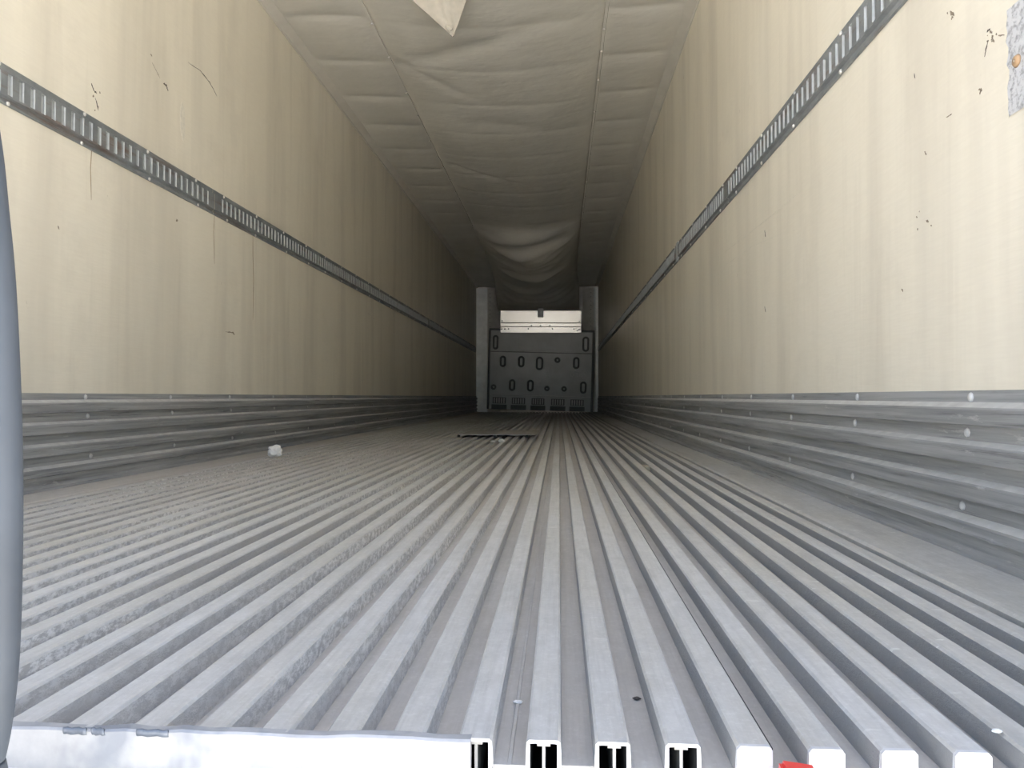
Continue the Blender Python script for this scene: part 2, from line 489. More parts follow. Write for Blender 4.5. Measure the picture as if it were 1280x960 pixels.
# ---- corrugated kick plates along both walls
def kick_plate(name, xw, s, label, spacing, first):
    prof = [(0.0, 0.322), (0.004, 0.322), (0.004, 0.300)]
    for zt in (0.296, 0.225, 0.154):
        prof += [(0.024, zt - 0.006), (0.027, zt - 0.010), (0.025, zt - 0.038), (0.006, zt - 0.041), (0.006, zt - 0.069)]
    prof = prof[:-1] + [(0.006, 0.084), (0.026, 0.075), (0.029, 0.071), (0.028, 0.052), (0.012, 0.047), (0.013, 0.024), (0.024, 0.014), (0.024, 0.004), (0.0, 0.004)]
    o = extrude_profile(name, [(xw + s * a, b) for a, b in prof], Y0, Y1 - 0.16, M_SCUFF)
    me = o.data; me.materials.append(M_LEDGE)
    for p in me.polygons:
        if p.normal.z > 0.75: p.material_index = 1  # paler metal on upward faces stands in for light on the ledges
    struct(o, label, 'kick plate')
    ry = 0 if s > 0 else math.pi
    y = first; i = 0
    while y < Y1 - 0.4:
        for zr, xo, dy in ((0.309, 0.004, 0), (0.241, 0.006, 0.01), (0.098, 0.006, 0.03)):
            share('rivet', ME_RIVET_S, o, (xw + s * xo, y + dy, zr), (0, ry, 0))
        y += spacing; i += 1
    return o
kick_plate('baseboard_left', XL, 1, 'corrugated aluminium kick plate along foot of left wall', 0.60, 0.84)
kick_plate('baseboard_right', XR, -1, 'corrugated aluminium kick plate along foot of right wall', 0.56, 0.96)

for q in range(4):  # pale boxes added for the plate's rib ends catching the light
    box('lit_rib_end', XR - 0.10, XR - 0.022, Y1 - 0.40, Y1 - 0.385, 0.045 + 0.075 * q, 0.075 + 0.075 * q, M_POST, bpy.data.objects['baseboard_right'])

# ================================================================== THINGS ON THE WALLS
PW = 0.0508
def e_track(xw, s, zc, y0, y1, label, off=0.0):
    root = empty('cargo_track', (xw, y0, zc))
    root.rotation_euler = (0, 0, 0)
    tag(root, label, 'cargo track', 'slotted cargo tracks on the side walls')
    L = y1 - y0
    prof = [(0.001, 0.062), (0.0035, 0.062), (0.0035, 0.044), (0.013, 0.038), (0.013, 0.033), (0.013, -0.031), (0.013, -0.037), (0.004, -0.043), (0.004, -0.050), (0.007, -0.053), (0.007, -0.060), (0.001, -0.062)]
    n = len(prof)
    ys = [0.0]; slot = []
    y = 0.045 if y0 < 2 else 0.075
    while y + 0.021 < L - 0.03:
        ys += [y, y + 0.021]; slot += [False, True]; y += PW
    ys.append(L); slot.append(False)
    v = []; f = []
    for yy in ys:
        v += [(s * a, yy, b) for a, b in prof]
    for i in range(len(ys) - 1):
        for j in range(n - 1):
            if slot[i] and j == 4: continue
            f.append((i*n + j, i*n + j + 1, (i+1)*n + j + 1, (i+1)*n + j))
    # returns round each slot
    for i in range(len(ys) - 1):
        if not slot[i]: continue
        b = len(v)
        for yy in (ys[i], ys[i+1]):
            for zz in (prof[4][1], prof[5][1]):
                v += [(s * 0.013, yy, zz), (s * 0.006, yy, zz)]
        q = lambda a, c: b + a * 2 + c      # a: 0 y0z+, 1 y0z-, 2 y1z+, 3 y1z-
        for a, c in ((0, 1), (1, 3), (3, 2), (2, 0)):
            f.append((q(a, 0), q(c, 0), q(c, 1), q(a, 1)))
    o = mesh_obj('slotted_face', v, f, [M_TRACK, M_GALV], root)
    nf = sum(1 for i in range(len(ys) - 1) for j in range(n - 1) if not (slot[i] and j == 4))
    for p in o.data.polygons:
        if p.index >= nf: p.material_index = 1  # slot returns paler, standing in for the light they catch
    x0, x1 = sorted((s * 0.001, s * 0.003))
    box('backing', x0, x1, 0.03, L - 0.02, -0.036, 0.036, M_GALV, root)  # added pale strip, stands in for light inside the slots
    ry = 0 if s > 0 else math.pi
    rnd = random.Random(int(y0 * 100) + (s > 0))
    yy = 0.12 + off
    while yy < L - 0.05:
        share('rivet', ME_RIVET, root, (s * 0.0035, yy, 0.054), (0, ry, 0))
        share('rivet', ME_RIVET, root, (s * 0.007, min(L - 0.03, yy + rnd.uniform(-0.03, 0.05)), -0.056), (0, ry, 0))
        yy += 0.42
    return root
ZT = 1.262
e_track(XL, 1, ZT, 0.76, 3.634, 'slotted grey steel track on left wall, nearest length up to the rusty joint', 0.06)
e_track(XL, 1, ZT, 3.637, 9.78, 'slotted grey steel track on left wall, middle length after the rusty joint')
e_track(XL, 1, ZT, 9.784, 15.45, 'slotted grey steel track on left wall, farthest length ending at the bulkhead post')
e_track(XR, -1, ZT + 0.008, 0.76, 3.60, 'slotted grey steel track on right wall, nearest length rising out of the frame', 0.04)
e_track(XR, -1, ZT + 0.008, 3.604, 5.08, 'slotted rusty steel track on right wall, short second length from the doorway')
e_track(XR, -1, ZT + 0.008, 5.16, 9.70, 'slotted grey steel track on right wall, third length past the pale joint')
e_track(XR, -1, ZT + 0.008, 9.704, 15.45, 'slotted dark steel track on right wall, farthest length ending at the bulkhead post')
# pale splice plate at the second joint of the right wall
sp = box('splice_plate', XR - 0.014, XR - 0.0005, 5.085, 5.155, ZT - 0.055, ZT + 0.07, M_GALV, None, 0.002)
tag(sp, 'pale metal splice plate covering a joint in the right wall track', 'splice plate')

# scuffs, scratches and rust runs on the wall skins (parts of the walls)
RM = random.Random(11)
def mark(side, pts, wpx, mat, name='scuff_mark'):
    xw, sg_, par = (XL, 1, wl) if side == 'L' else (XR, -1, wr)
    P = [on_x(px, py, xw) for px, py in pts]
    rough = mat in (M_MARK, M_MARKB)
    Q = []
    for a, b in zip(P, P[1:]):
        m = 5
        for k in range(m): Q.append(a.lerp(b, k / m))
    Q.append(P[-1]); n = len(Q)
    v = []; f = []
    for i, p in enumerate(Q):
        t = (Q[min(i+1, n-1)] - Q[max(i-1, 0)]); t.x = 0; t.normalize()
        nrm = Vector((0, -t.z, t.y))
        e = min(i, n - 1 - i) / (n - 1)
        w = wpx * p.y / F_PX * 0.5 * min(1.0, 0.25 + 3 * e)
        if rough:
            w *= RM.uniform(0.35, 1.5)
            p = p + nrm * RM.uniform(-0.5, 0.5) * wpx * p.y / F_PX * 0.6
        for o in (0.0001, 0.0008):
            for sg in (-1, 1):
                q = p + nrm * w * sg; v.append((xw + sg_ * o, q.y, q.z))
    for i in range(n - 1):
        a = i * 4; b = a + 4
        f += [(a+2, a+3, b+3, b+2), (a, a+2, b+2, b), (a+1, b+1, b+3, a+3)]
    f += [(0, 1, 3, 2), ((n-1)*4, (n-1)*4+1, (n-1)*4+3, (n-1)*4+2)]
    return mesh_obj(name, v, f, mat, par)
def speckle(side, px, py, rx, ry, count, mat):
    for _ in range(count):
        x = px + RM.gauss(0, rx); y = py + RM.gauss(0, ry)
        mark(side, [(x, y), (x + RM.uniform(-1, 1.5), y + RM.uniform(1, 3))], RM.uniform(1.0, 2.4), mat)
mark('L', [(114, 104), (117, 113), (121, 117)], 2.0, M_MARK)
mark('L', [(119, 122), (121, 130), (123, 138)], 1.8, M_MARK)
mark('L', [(204, 104), (208, 107), (210, 114)], 2.2, M_MARK)
mark('L', [(190, 78), (196, 90), (200, 98)], 0.8, M_MARKB)
mark('L', [(235, 78), (250, 88), (262, 103), (271, 120)], 1.0, M_MARK)
mark('L', [(188, 68), (190, 70)], 2.5, M_MARKB)
mark('L', [(222, 275), (220, 277)], 2.8, M_MARKB)
mark('L', [(72, 282), (74, 287)], 1.6, M_MARKB)
mark('L', [(282, 415), (291, 416), (293, 419)], 1.8, M_MARKB)
mark('L', [(316, 292), (316, 320), (317, 350), (316, 400)], 1.6, M_RUSTLINE, 'rust_run')
mark('L', [(115, 178), (113, 210), (114, 250)], 1.6, M_RUSTLINE, 'rust_run')
mark('L', [(268, 268), (267, 290), (268, 330)], 1.4, M_RUSTLINE, 'rust_run')
mark('L', [(228, 128), (228, 150), (229, 176)], 12, M_PALE, 'pale_smear')
mark('L', [(456, 391), (462, 393), (470, 392)], 1.6, M_PALE, 'pale_scratch')
mark('R', [(1238, 36), (1234, 40)], 2.4, M_MARK)
mark('R', [(1236, 50), (1233, 60), (1231, 71)], 1.8, M_MARK)
mark('R', [(1240, 46), (1243, 53)], 2.0, M_MARKB)
mark('R', [(1248, 44), (1256, 44)], 1.6, M_MARKB)
mark('R', [(1260, 50), (1266, 54), (1267, 66)], 1.6, M_MARK)
mark('R', [(1188, 14), (1193, 20)], 3.2, M_MARKB)
mark('R', [(1143, 92), (1144, 98)], 1.2, M_MARK)
mark('R', [(1227, 110), (1225, 118)], 2.0, M_MARKB)
mark('R', [(1183, 147), (1190, 142)], 1.2, M_MARKB)
mark('R', [(1156, 189), (1158, 194)], 1.8, M_MARKB)
mark('R', [(956, 288), (957, 296)], 1.4, M_MARK)
mark('R', [(956, 383), (957, 390)], 1.2, M_MARK)
mark('R', [(1158, 275), (1161, 278)], 2.4, M_MARKB)
mark('R', [(1127, 361), (1129, 364)], 2.0, M_MARKB)
mark('R', [(902, 318), (930, 297), (960, 273), (1005, 236)], 0.9, M_PALE, 'pale_scratch')
mark('R', [(905, 333), (940, 308), (982, 290)], 0.7, M_PALE, 'pale_scratch')
mark('R', [(990, 243), (992, 248)], 2.6, M_PALE, 'pale_scratch')

speckle('R', 1241, 44, 4, 6, 9, M_MARKB)
speckle('R', 1190, 17, 2.5, 4, 5, M_MARKB)
speckle('R', 1226, 114, 2, 3, 3, M_MARKB)
speckle('L', 120, 124, 2, 8, 4, M_MARKB)
speckle('R', 1158, 272, 8, 6, 4, M_MARKB)
# peeling tape patch with a tan plug at the right edge
pa = on_x(1259, 14, XR); pb = on_x(1259, 148, XR)
tp = empty('tape_patch', (XR, pa.y - 0.05, pb.z))
tag(tp, 'peeling silver tape patch on right wall at the frame edge', 'tape')
rp = random.Random(3)
NJ = 14
vv = []; ff = []
for j in range(NJ + 1):
    z = (pa.z - pb.z) * j / NJ
    ya = 0.05 + rp.uniform(-0.006, 0.004)
    vv += [(-0.0002, ya, z), (-0.002, ya - 0.002, z), (-0.0025, -0.05, z), (-0.0002, -0.10, z)]
for j in range(NJ):
    for i in range(3):
        ff.append((j*4 + i, j*4 + i + 1, j*4 + i + 5, j*4 + i + 4))
mesh_obj('tape', vv, ff, M_PATCH, tp)
kp = on_x(1273, 76, XR)
ME_PLUG = dome_mesh('plug', 0.0115, 0.005, M_WOODKNOB, 14)
pl = share('plug', ME_PLUG, tp, (-0.0025, kp.y - tp.location.y, kp.z - tp.location.z), (0, math.pi, 0))
pl['label'] = 'tan round plug'
share('screw', dome_mesh('screw', 0.003, 0.002, M_MARKB), pl, (0.005, 0, 0))

# ================================================================== FRONT END
# corner posts: painted front face + riveted return leading to the evaporator panel
def corner_post(xw, s, x_face, x_in, label):
    root = empty('corner_post', (xw, Y1 - 0.15, 0))
    tag(root, label, 'post')
    a = abs(x_face - xw)
    prof = [(0, 0), (s * a * 0.55, -0.0), (s * a, 0.02), (s * a, 0.05), (0, 0.05)]
    v = [(x, y, 0.0) for x, y in prof] + [(x, y, 2.53) for x, y in prof]
    f = [(0,1,2,3,4), (9,8,7,6,5)] + [(i, (i+1) % 5, 5 + (i+1) % 5, 5 + i) for i in range(5)]
    mesh_obj('front_face', v, f, M_POST, root)
    b = abs(x_in - xw)
    p2 = [(s * a, 0.03), (s * b, 0.20), (s * b, 0.24), (s * a, 0.07)]
    v = [(x, y, 0.0) for x, y in p2] + [(x, y, 2.53) for x, y in p2]
    f = [(0,1,2,3), (7,6,5,4)] + [(i, (i+1) % 4, 4 + (i+1) % 4, 4 + i) for i in range(4)]
    mesh_obj('return_panel', v, f, M_POST2, root)
    for z in [1.75 + 0.085 * q for q in range(9)]:
        share('rivet', ME_BOLT_S, root, (s * (a + 0.05), 0.058, z), (0, 0, -math.pi / 2))
ME_BOLT_S = dome_mesh('post_rivet', 0.008, 0.006, M_DARK2)
corner_post(XL, 1, on_y(609.5, 450, Y1 - 0.1).x, on_y(624.5, 400, Y1).x, 'pale grey vertical post in the far left corner')
corner_post(XR, -1, on_y(742, 450, Y1 - 0.1).x, on_y(728.5, 400, Y1).x, 'pale grey vertical post in the far right corner')

# moulded charcoal return-air bulkhead
YB = Y1 - 0.30
BROT = math.radians(1.6)
bo = on_y(676, 514, YB)
bulk = empty('air_bulkhead', (bo.x, YB, 0.0), (0, BROT, 0))
tag(bulk, 'charcoal moulded plastic bulkhead with oval ports at the far end', 'bulkhead')
BI = Matrix.Rotation(BROT, 3, 'Y').inverted()
def loc_b(px, py):
    q = BI @ (on_y(px, py, YB) - Vector(bulk.location)); return q.x, q.z
def cp(cx, cy): return 560 + cx / 4.571, 330 + cy / 4.571   # crop pixel to photograph pixel
bl, bt = loc_b(612.5, 411.5); br, _ = loc_b(742.5, 415.2)
_, g1 = loc_b(*cp(520, 506)); _, g2 = loc_b(*cp(520, 752)); _, vb = loc_b(*cp(520, 812))
zb0 = 0.035
box('body', bl, br, 0.0, 0.09, g2 + 0.006, g1 - 0.006, M_DARK, bulk, 0.004)
box('top_panel', bl, br, 0.0, 0.09, g1 + 0.006, bt, M_DARK, bulk, 0.006)
box('groove', bl + 0.01, br - 0.01, 0.012, 0.085, g1 - 0.006, g1 + 0.006, M_DARK2, bulk)
box('groove', bl + 0.01, br - 0.01, 0.004, 0.085, g2 - 0.008, g2 + 0.006, M_GREYPL, bulk)
box('skirt', bl, br, 0.02, 0.09, zb0, g2 - 0.008, M_DARK, bulk, 0.003)
box('top_rim', bl - 0.015, br + 0.015, -0.012, 0.095, bt - 0.02, bt + 0.018, M_DARK2, bulk, 0.004)
box('side_rim', bl - 0.02, bl + 0.022, -0.012, 0.095, zb0, bt - 0.02, M_DARK2, bulk, 0.004)
box('side_rim', br - 0.028, br + 0.02, -0.012, 0.095, zb0, bt - 0.02, M_DARK2, bulk, 0.004)
a0, _ = loc_b(*cp(405, 450)); a1, _ = loc_b(*cp(705, 450))
_, z0 = loc_b(*cp(500, 490)); _, z1 = loc_b(*cp(500, 415))
box('raised_pad', a0, a1, -0.006, 0.005, z0, z1, M_DARK, bulk, 0.004)
def ring(cx, cz, w, h, name='port_ring'):
    # stadium-shaped rolled rim around a slightly dished centre
    N = 24; v = []; f = []
    r = w / 2; st = max(0.0, h / 2 - r)
    path = []
    for k in range(N):
        t = 2 * math.pi * k / N
        path.append((r * math.cos(t), r * math.sin(t) + (st if math.sin(t) >= 0 else -st), math.cos(t), math.sin(t)))
    tw = 0.020
    sec = [(-tw, 0.0), (-tw * 0.6, -0.016), (tw * 0.6, -0.016), (tw, 0.0)]
    for x, z, nx, nz in path:
        for o, y in sec: v.append((cx + x + nx * o, y, cz + z + nz * o))
    for k in range(N):
        k2 = (k + 1) % N
        for q in range(3): f.append((k*4 + q, k*4 + q + 1, k2*4 + q + 1, k2*4 + q))
    return mesh_obj(name, v, f, M_DARK2, bulk, smooth=True)
U = YB / F_PX
for cx, cy, w, h in ((272,447,22,72),(787,458,28,76),(313,556,24,54),(418,558,27,54),(523,568,32,66),(625,549,22,22),(733,566,26,58),
                     (260,703,20,20),(366,692,25,56),(470,695,27,56),(565,712,20,20),(663,714,20,20),(773,706,27,58)):
    x, z = loc_b(*cp(cx, cy)); ring(x, z, w / 4.571 * U, h / 4.571 * U)
# five louvred vents along the skirt, each in a shallow bay
for i, (xa, xb) in enumerate(((255,330),(365,440),(478,550),(590,665),(700,775))):
    dy = (xa - 255) * 0.031
    x0, zt = loc_b(*cp(xa, 760 + dy)); x1, zl = loc_b(*cp(xb, 798 + dy))
    vent = box('vent', x0, x1, 0.008, 0.03, zl, zt, M_DARK2, bulk)
    m = 5
    for q in range(m):
        c = x0 + (q + 0.75) * (x1 - x0) / (m + 0.5)
        box('louvre', c - 0.013, c + 0.010, -0.004, 0.015, zl + 0.01, zt - 0.012, M_LEDGE if i in (0, 4) else M_GREYPL, vent)
    if zl - 0.02 > zb0 + 0.02:
        box('bay', x0 - 0.02, x1 + 0.02, 0.006, 0.03, zb0, zl - 0.02, M_DARK2, bulk, 0.003)
# finger-drawn marks in the dust
def stroke(pts, w=0.008):
    P = [loc_b(*p) for p in pts]
    tube('dust_mark', [(x, -0.0005, z) for x, z in P], w / 2, M_GREYPL, bulk, 4, 0.25)
def c16(x, y): return 680 + x / 16.0, 440 + y / 16.0
for pts in ([(535,395),(537,470),(560,500),(590,470),(592,395)], [(615,392),(745,385)], [(660,390),(658,505)], [(705,390),(708,505)],
            [(860,400),(810,390),(785,420),(830,470),(850,520),(800,545),(770,530)], [(60,390),(55,500)], [(95,380),(100,500)]):
    stroke([c16(*p) for p in pts])
stroke([(653, 473), (655, 480)]); stroke([(649, 472), (650, 477)])
stroke([(672, 473), (675, 472), (676, 477), (673, 480)])

# white evaporator panel above it
YE = Y1 - 0.39
eo = on_y(676, 416, YE)
evap = empty('evaporator_panel', (eo.x, YE, eo.z), (math.radians(4.0), math.radians(0.5), 0))
tag(evap, 'bright white satin metal evaporator panel between the posts above the charcoal bulkhead', 'panel')
def loc_e(px, py):
    q = on_y(px, py, YE) - Vector(evap.location); return q.x, q.z
def c7(x, y): return 590 + x / 7.53, 350 + y / 7.53
ex0, ez3 = loc_e(*c7(268, 292)); ex1, ez2 = loc_e(*c7(1027, 402))
_, ez1 = loc_e(*c7(640, 440)); _, ez0 = loc_e(*c7(640, 492))
box('upper_sheet', ex0, ex1, 0.0, 0.05, ez2 + 0.006, ez3, M_WHITE, evap, 0.004)
box('middle_strip', ex0, ex1, 0.0, 0.05, ez1 + 0.005, ez2 - 0.006, M_WHITE, evap, 0.003)
box('lower_strip', ex0, ex1, -0.004, 0.05, ez0 - 0.01, ez1 - 0.005, M_WHITE, evap, 0.003)
box('backing', ex0 + 0.01, ex1 - 0.01, 0.02, 0.052, ez0, ez3 - 0.01, M_PLATE, evap)
box('housing', ex0 + 0.02, ex1 - 0.02, 0.052, 0.40, ez1 + 0.04, ez3 - 0.01, M_POST2, evap)
nx0, nz1 = loc_e(*c7(618, 292)); nx1, nz0 = loc_e(*c7(672, 352))
box('sensor_bracket', nx0, nx1, -0.03, 0.01, nz0, nz1 + 0.05, M_GREYPL, evap, 0.004)
box('sensor', nx0 + 0.03, nx1 - 0.005, -0.04, -0.028, nz0 + 0.02, nz1, M_DARK, evap, 0.003)
for cx, cy in ((285,387),(1010,387),(560,427),(646,427),(732,427),(280,465),(310,465),(345,462),(530,460),(757,458),(960,458),(1008,464),(990,474)):
    x, z = loc_e(*c7(cx, cy))
    share('bolt', ME_BOLT, evap, (x, -0.003, z), (0, 0, -math.pi / 2))

# ================================================================== FABRIC AIR CHUTE UNDER THE ROOF
chute = empty('air_chute', (-0.42, 0.9, 2.5))
tag(chute, 'grey cream vinyl air chute sagging under the roof to the far end', 'air chute')
CO = Vector(chute.location)
zc_tab = [(0.9, 2.47), (4, 2.455), (8.9, 2.455), (9.45, 2.44), (10.55, 2.11), (12.0, 2.13), (14.0, 2.11), (15.62, 2.075)]
ze_tab = [(0.9, 2.548), (11.0, 2.545), (12.5, 2.50), (14.0, 2.40), (15.2, 2.16), (15.62, 2.08)]
hw_tab = [(0.9, 0.69), (11.5, 0.71), (13.5, 0.73), (15.0, 0.80), (15.62, 0.83)]
def bow(y): return 1.0 - abs(math.sin(math.pi * (y - 5.03) / 0.61))
creases = [((-1.05, 5.0), (-0.55, 5.6), 0.05, 0.018), ((-1.0, 7.2), (-0.2, 7.9), 0.05, 0.022), ((-0.9, 4.9), (0.0, 4.35), 0.09, 0.020),
           ((-1.05, 8.0), (-0.5, 8.6), 0.05, 0.015), ((-0.6, 6.0), (0.2, 6.3), 0.10, 0.012)]
def crease(x, y):
    h = 0.0
    for (ax, ay), (bx, by), w, amp in creases:
        dx, dy = bx - ax, by - ay; L2 = dx*dx + dy*dy
        t = max(0.0, min(1.0, ((x-ax)*dx + (y-ay)*dy) / L2))
        d = math.hypot(x - ax - t*dx, y - ay - t*dy)
        h += amp * math.exp(-(d / w) ** 2) * (1 - t) ** 0.5
    return h
folds = [((-0.85, 10.15), (0.22, 9.75), 0.10, 0.050), ((-0.80, 10.55), (0.20, 10.05), 0.09, 0.060), ((-0.5, 10.75), (0.22, 10.30), 0.08, 0.055),
         ((-0.95, 11.3), (0.20, 11.1), 0.11, 0.060), ((-0.9, 12.0), (0.18, 11.9), 0.12, 0.070), ((-1.0, 13.1), (0.15, 13.1), 0.14, 0.080)]
def chute_z(u, y):
    x = -0.42 + u * interp(y, hw_tab)
    zc, ze = interp(y, zc_tab), interp(y, ze_tab)
    blow = math.exp(-((y - 10.6) / 1.3) ** 2)      # the bulge hangs lower towards the right
    zc += 0.13 * blow * (1 - 1 / (1 + math.exp(-(u + 0.25) * 6)))
    z = ze - (ze - zc) * max(0.0, 1 - u * u) ** 0.75
    edge = max(0.0, 1 - abs(u) ** 4)
    z += 0.012 * noise.noise((x * 1.6, y * 1.1, 0.3)) * edge
    z += 0.006 * bow(y) ** 4 * edge * (1 if y < 9.0 else 0)
    z += crease(x, y) * edge
    # wrinkled, blown-down folds near the far end
    w = math.exp(-((y - 11.0) / 1.25) ** 2)
    ph = 2 * math.pi * (y + 0.5 * (x + 0.4) + 0.25 * noise.noise((x * 2.0, y * 0.8, 4.0))) / 0.52
    right = 0.35 + 0.65 / (1 + math.exp(-(x + 0.42) * 6))
    z += 0.075 * w * right * edge * (abs(math.sin(ph * 0.5)) - 0.5) * (0.6 + 0.8 * noise.noise((x, y * 2.0, 7.7)))
    z += 0.030 * w * edge * noise.noise((x * 3.0, y * 5.0, 1.7))
    for (ax, ay), (bx, by), wd, amp in folds:
        dx, dy = bx - ax, by - ay
        t = max(0.0, min(1.0, ((x-ax)*dx + (y-ay)*dy) / (dx*dx + dy*dy)))
        d = math.hypot(x - ax - t*dx, (y - ay - t*dy) + 0.10 * math.sin(t * math.pi))
        z -= amp * math.exp(-(d / wd) ** 2) * math.sin(math.pi * min(1, t + 0.12)) * edge
    # swags at the very end
    w2 = math.exp(-((y - 14.3) / 0.7) ** 2)
    z += 0.045 * w2 * edge * math.cos(2 * math.pi * (y + 0.7 * u * u) / 0.55)
    return x, z
NU, NV = 48, 700
ys = [0.9 + (15.62 - 0.9) * j / NV for j in range(NV + 1)]
v = []; f = []
us = [-1.0] + [-1 + 2 * i / NU for i in range(NU + 1)] + [1.0]
for y in ys:
    for i, u in enumerate(us):
        x, z = chute_z(u, y)
        if i in (0, len(us) - 1): z = 2.552
        v.append(Vector((x, y, z)) - CO)
n = len(us)
for j in range(NV):
    for i in range(n - 1):
        f.append((j*n + i, j*n + i + 1, (j+1)*n + i + 1, (j+1)*n + i))
mesh_obj('centre_sheet', v, f, M_VINYL, chute, smooth=True)
def side_sheet(xa, xb, seed):
    v = []; f = []; nx = 8
    for j in range(NV + 1):
        y = ys[j] if j < NV else 15.62
        for i in range(nx + 1):
            t = i / nx; x = xa + (xb - xa) * t
            z = 2.572 - 0.022 * (t if xb > xa else t) - 0.014 * (1 - bow(y) ** 3) * math.sin(math.pi * min(1, max(0, t))) ** 0.5 + 0.004 * noise.noise((x * 3, y * 2, seed))
            v.append(Vector((x, y, z)) - CO)
    m = nx + 1
    for j in range(NV):
        for i in range(nx): f.append((j*m + i, j*m + i + 1, (j+1)*m + i + 1, (j+1)*m + i))
    return mesh_obj('side_sheet', v, f, M_VINYL, chute, smooth=True)
side_sheet(XL + 0.06, -0.42 - 0.68, 1.0)
side_sheet(XR - 0.06, -0.42 + 0.68, 2.0)
ME_SNAP = dome_mesh('snap', 0.011, 0.005, M_RIVET)
for s in (-1, 1):
    v = []; f = []
    jj = [j for j in range(NV + 1) if ys[j] < 12.6]
    for j in jj:
        y = ys[j]; xe = -0.42 + s * interp(y, hw_tab); ze = interp(y, ze_tab)
        wob = 0.004 * noise.noise((y * 2.2, s * 3.0, 0))
        for a, b in ((-0.010, 0.0), (-0.008, -0.006), (0.008, -0.006), (0.010, 0.0)):
            v.append(Vector((xe + a + wob, y, ze + b)) - CO)
    for q in range(len(jj) - 1):
        for i in range(3): f.append((q*4 + i, q*4 + i + 1, q*4 + i + 5, q*4 + i + 4))
    seam = mesh_obj('seam', v, f, M_VINYL, chute)
    y = 1.2
    while y < 12.4:
        xe = -0.42 + s * interp(y, hw_tab); ze = interp(y, ze_tab)
        share('snap', ME_SNAP, seam, Vector((xe, y, ze - 0.006)) - CO, (0, math.pi / 2, 0))
        y += random.choice((0.3, 0.45, 0.6))

# torn flap hanging from the chute
YF = 4.02
fa, fb, ft = on_y(500, -14, YF), on_y(588, -14, YF), on_y(566.5, 46, YF)
NS, NT = 10, 12
v = []; f = []
for side in (0, 1):
    for j in range(NT + 1):
        t = j / NT
        L = fa.lerp(ft, t); R = fb.lerp(ft, t)
        for i in range(NS + 1):
            s = i / NS
            p = L.lerp(R, s)
            p.y += -0.05 * (1 - t) * math.sin(s * math.pi) * 0.5 - 0.035 * math.exp(-((s - 0.62) / 0.07) ** 2) * (1 - t) + 0.010 * noise.noise((s * 5, t * 5, 2)) + 0.12 * (1 - t) ** 2 * 0 + side * 0.003
            v.append(p - CO)
w = NS + 1; base = (NT + 1) * w
for j in range(NT):
    for i in range(NS):
        q = (j*w + i, j*w + i + 1, (j+1)*w + i + 1, (j+1)*w + i)
        f.append(q); f.append(tuple(base + a for a in reversed(q)))
fl = mesh_obj('torn_flap', v, f, M_FLAP, chute, smooth=True)
fl['label'] = 'pale torn flap hanging to a point'
kn = on_y(562, 35, YF - 0.02)
bm = bmesh.new(); bmesh.ops.create_icosphere(bm, subdivisions=2, radius=0.018)
for q in bm.verts: q.co = Vector((q.co.x * 1.3, q.co.y * 0.6, q.co.z * 0.8)) * (1 + 0.4 * noise.noise(q.co * 90))
me = bpy.data.meshes.new('knot'); bm.to_mesh(me); bm.free(); me.materials.append(M_FLAP)
share('knot', me, fl, kn - CO, (0.2, 0.5, 0))

# ================================================================== SMALL THINGS ON THE FLOOR AND AT THE SILL
# welded threshold plate closing the rib ends on the left of the sill
tx1 = RIB_X0 - PITCH_RIB - 0.0035
th = empty('threshold_plate', ((XL + tx1) / 2, Y0 - 0.005, -0.05))
tag(th, 'bright white welded plate closing the floor edge at lower left', 'threshold plate')
TO = Vector(th.location)
rt = random.Random(5)
NX = 60
v = []; f = []
for i in range(NX + 1):
    x = XL + (tx1 - XL) * i / NX
    zt = 0.0015 + rt.uniform(-0.0015, 0.0010)
    for y, z in ((Y0 - 0.006, -0.037), (Y0 - 0.006, zt - 0.002), (Y0 - 0.004, zt), (Y0 + 0.004 + rt.uniform(0, 0.003), zt), (Y0 + 0.001, -0.037)):
        v.append(Vector((x, y, z)) - TO)
for i in range(NX):
    for q in range(5):
        q2 = (q + 1) % 5
        f.append((i*5 + q, i*5 + q2, (i+1)*5 + q2, (i+1)*5 + q))
f += [(0,1,2,3,4), tuple(NX*5 + q for q in (4,3,2,1,0))]
mesh_obj('plate', v, f, M_THRESH, th)
v, f = box_vf(XL - TO.x, tx1 - TO.x, -0.002, 0.006, -0.055 - TO.z, -0.037 - TO.z)
mesh_obj('lower_lip', v, f, M_POST, th)
for px, w_ in ((93, 0.022), (190, 0.030), (122, 0.012)):   # weld beads
    p = on_y(px, 914, Y0 - 0.007)
    pts = [(p.x - TO.x + w_ * (q / 6 - 0.5), Y0 - 0.006 - TO.y, 0.000 - TO.z + 0.0006 * math.sin(q * 2.1) - 0.001) for q in range(7)]
    tube('weld_bead', pts, 0.0035, M_WELD, th, 8, 0.5)

# red marker corner showing at the bottom edge
rc = on_y(992, 960, 0.665)
red = empty('red_marker', (rc.x, 0.668, -0.055), (0, math.radians(5), math.radians(-6)))
tag(red, 'red plastic marker corner at the sill below the rib ends', 'marker')
v, f = box_vf(-0.014, 0.016, -0.011, 0.011, 0.006, rc.z + 0.055)
o = mesh_obj('lens', v, f, M_RED, red)
bm = bmesh.new(); bm.from_mesh(o.data); bmesh.ops.bevel(bm, geom=list(bm.edges), offset=0.003, segments=2, affect='EDGES'); bm.to_mesh(o.data); bm.free()
box('base', -0.018, 0.020, -0.013, 0.013, 0.0, 0.008, M_DARK2, red, 0.001)

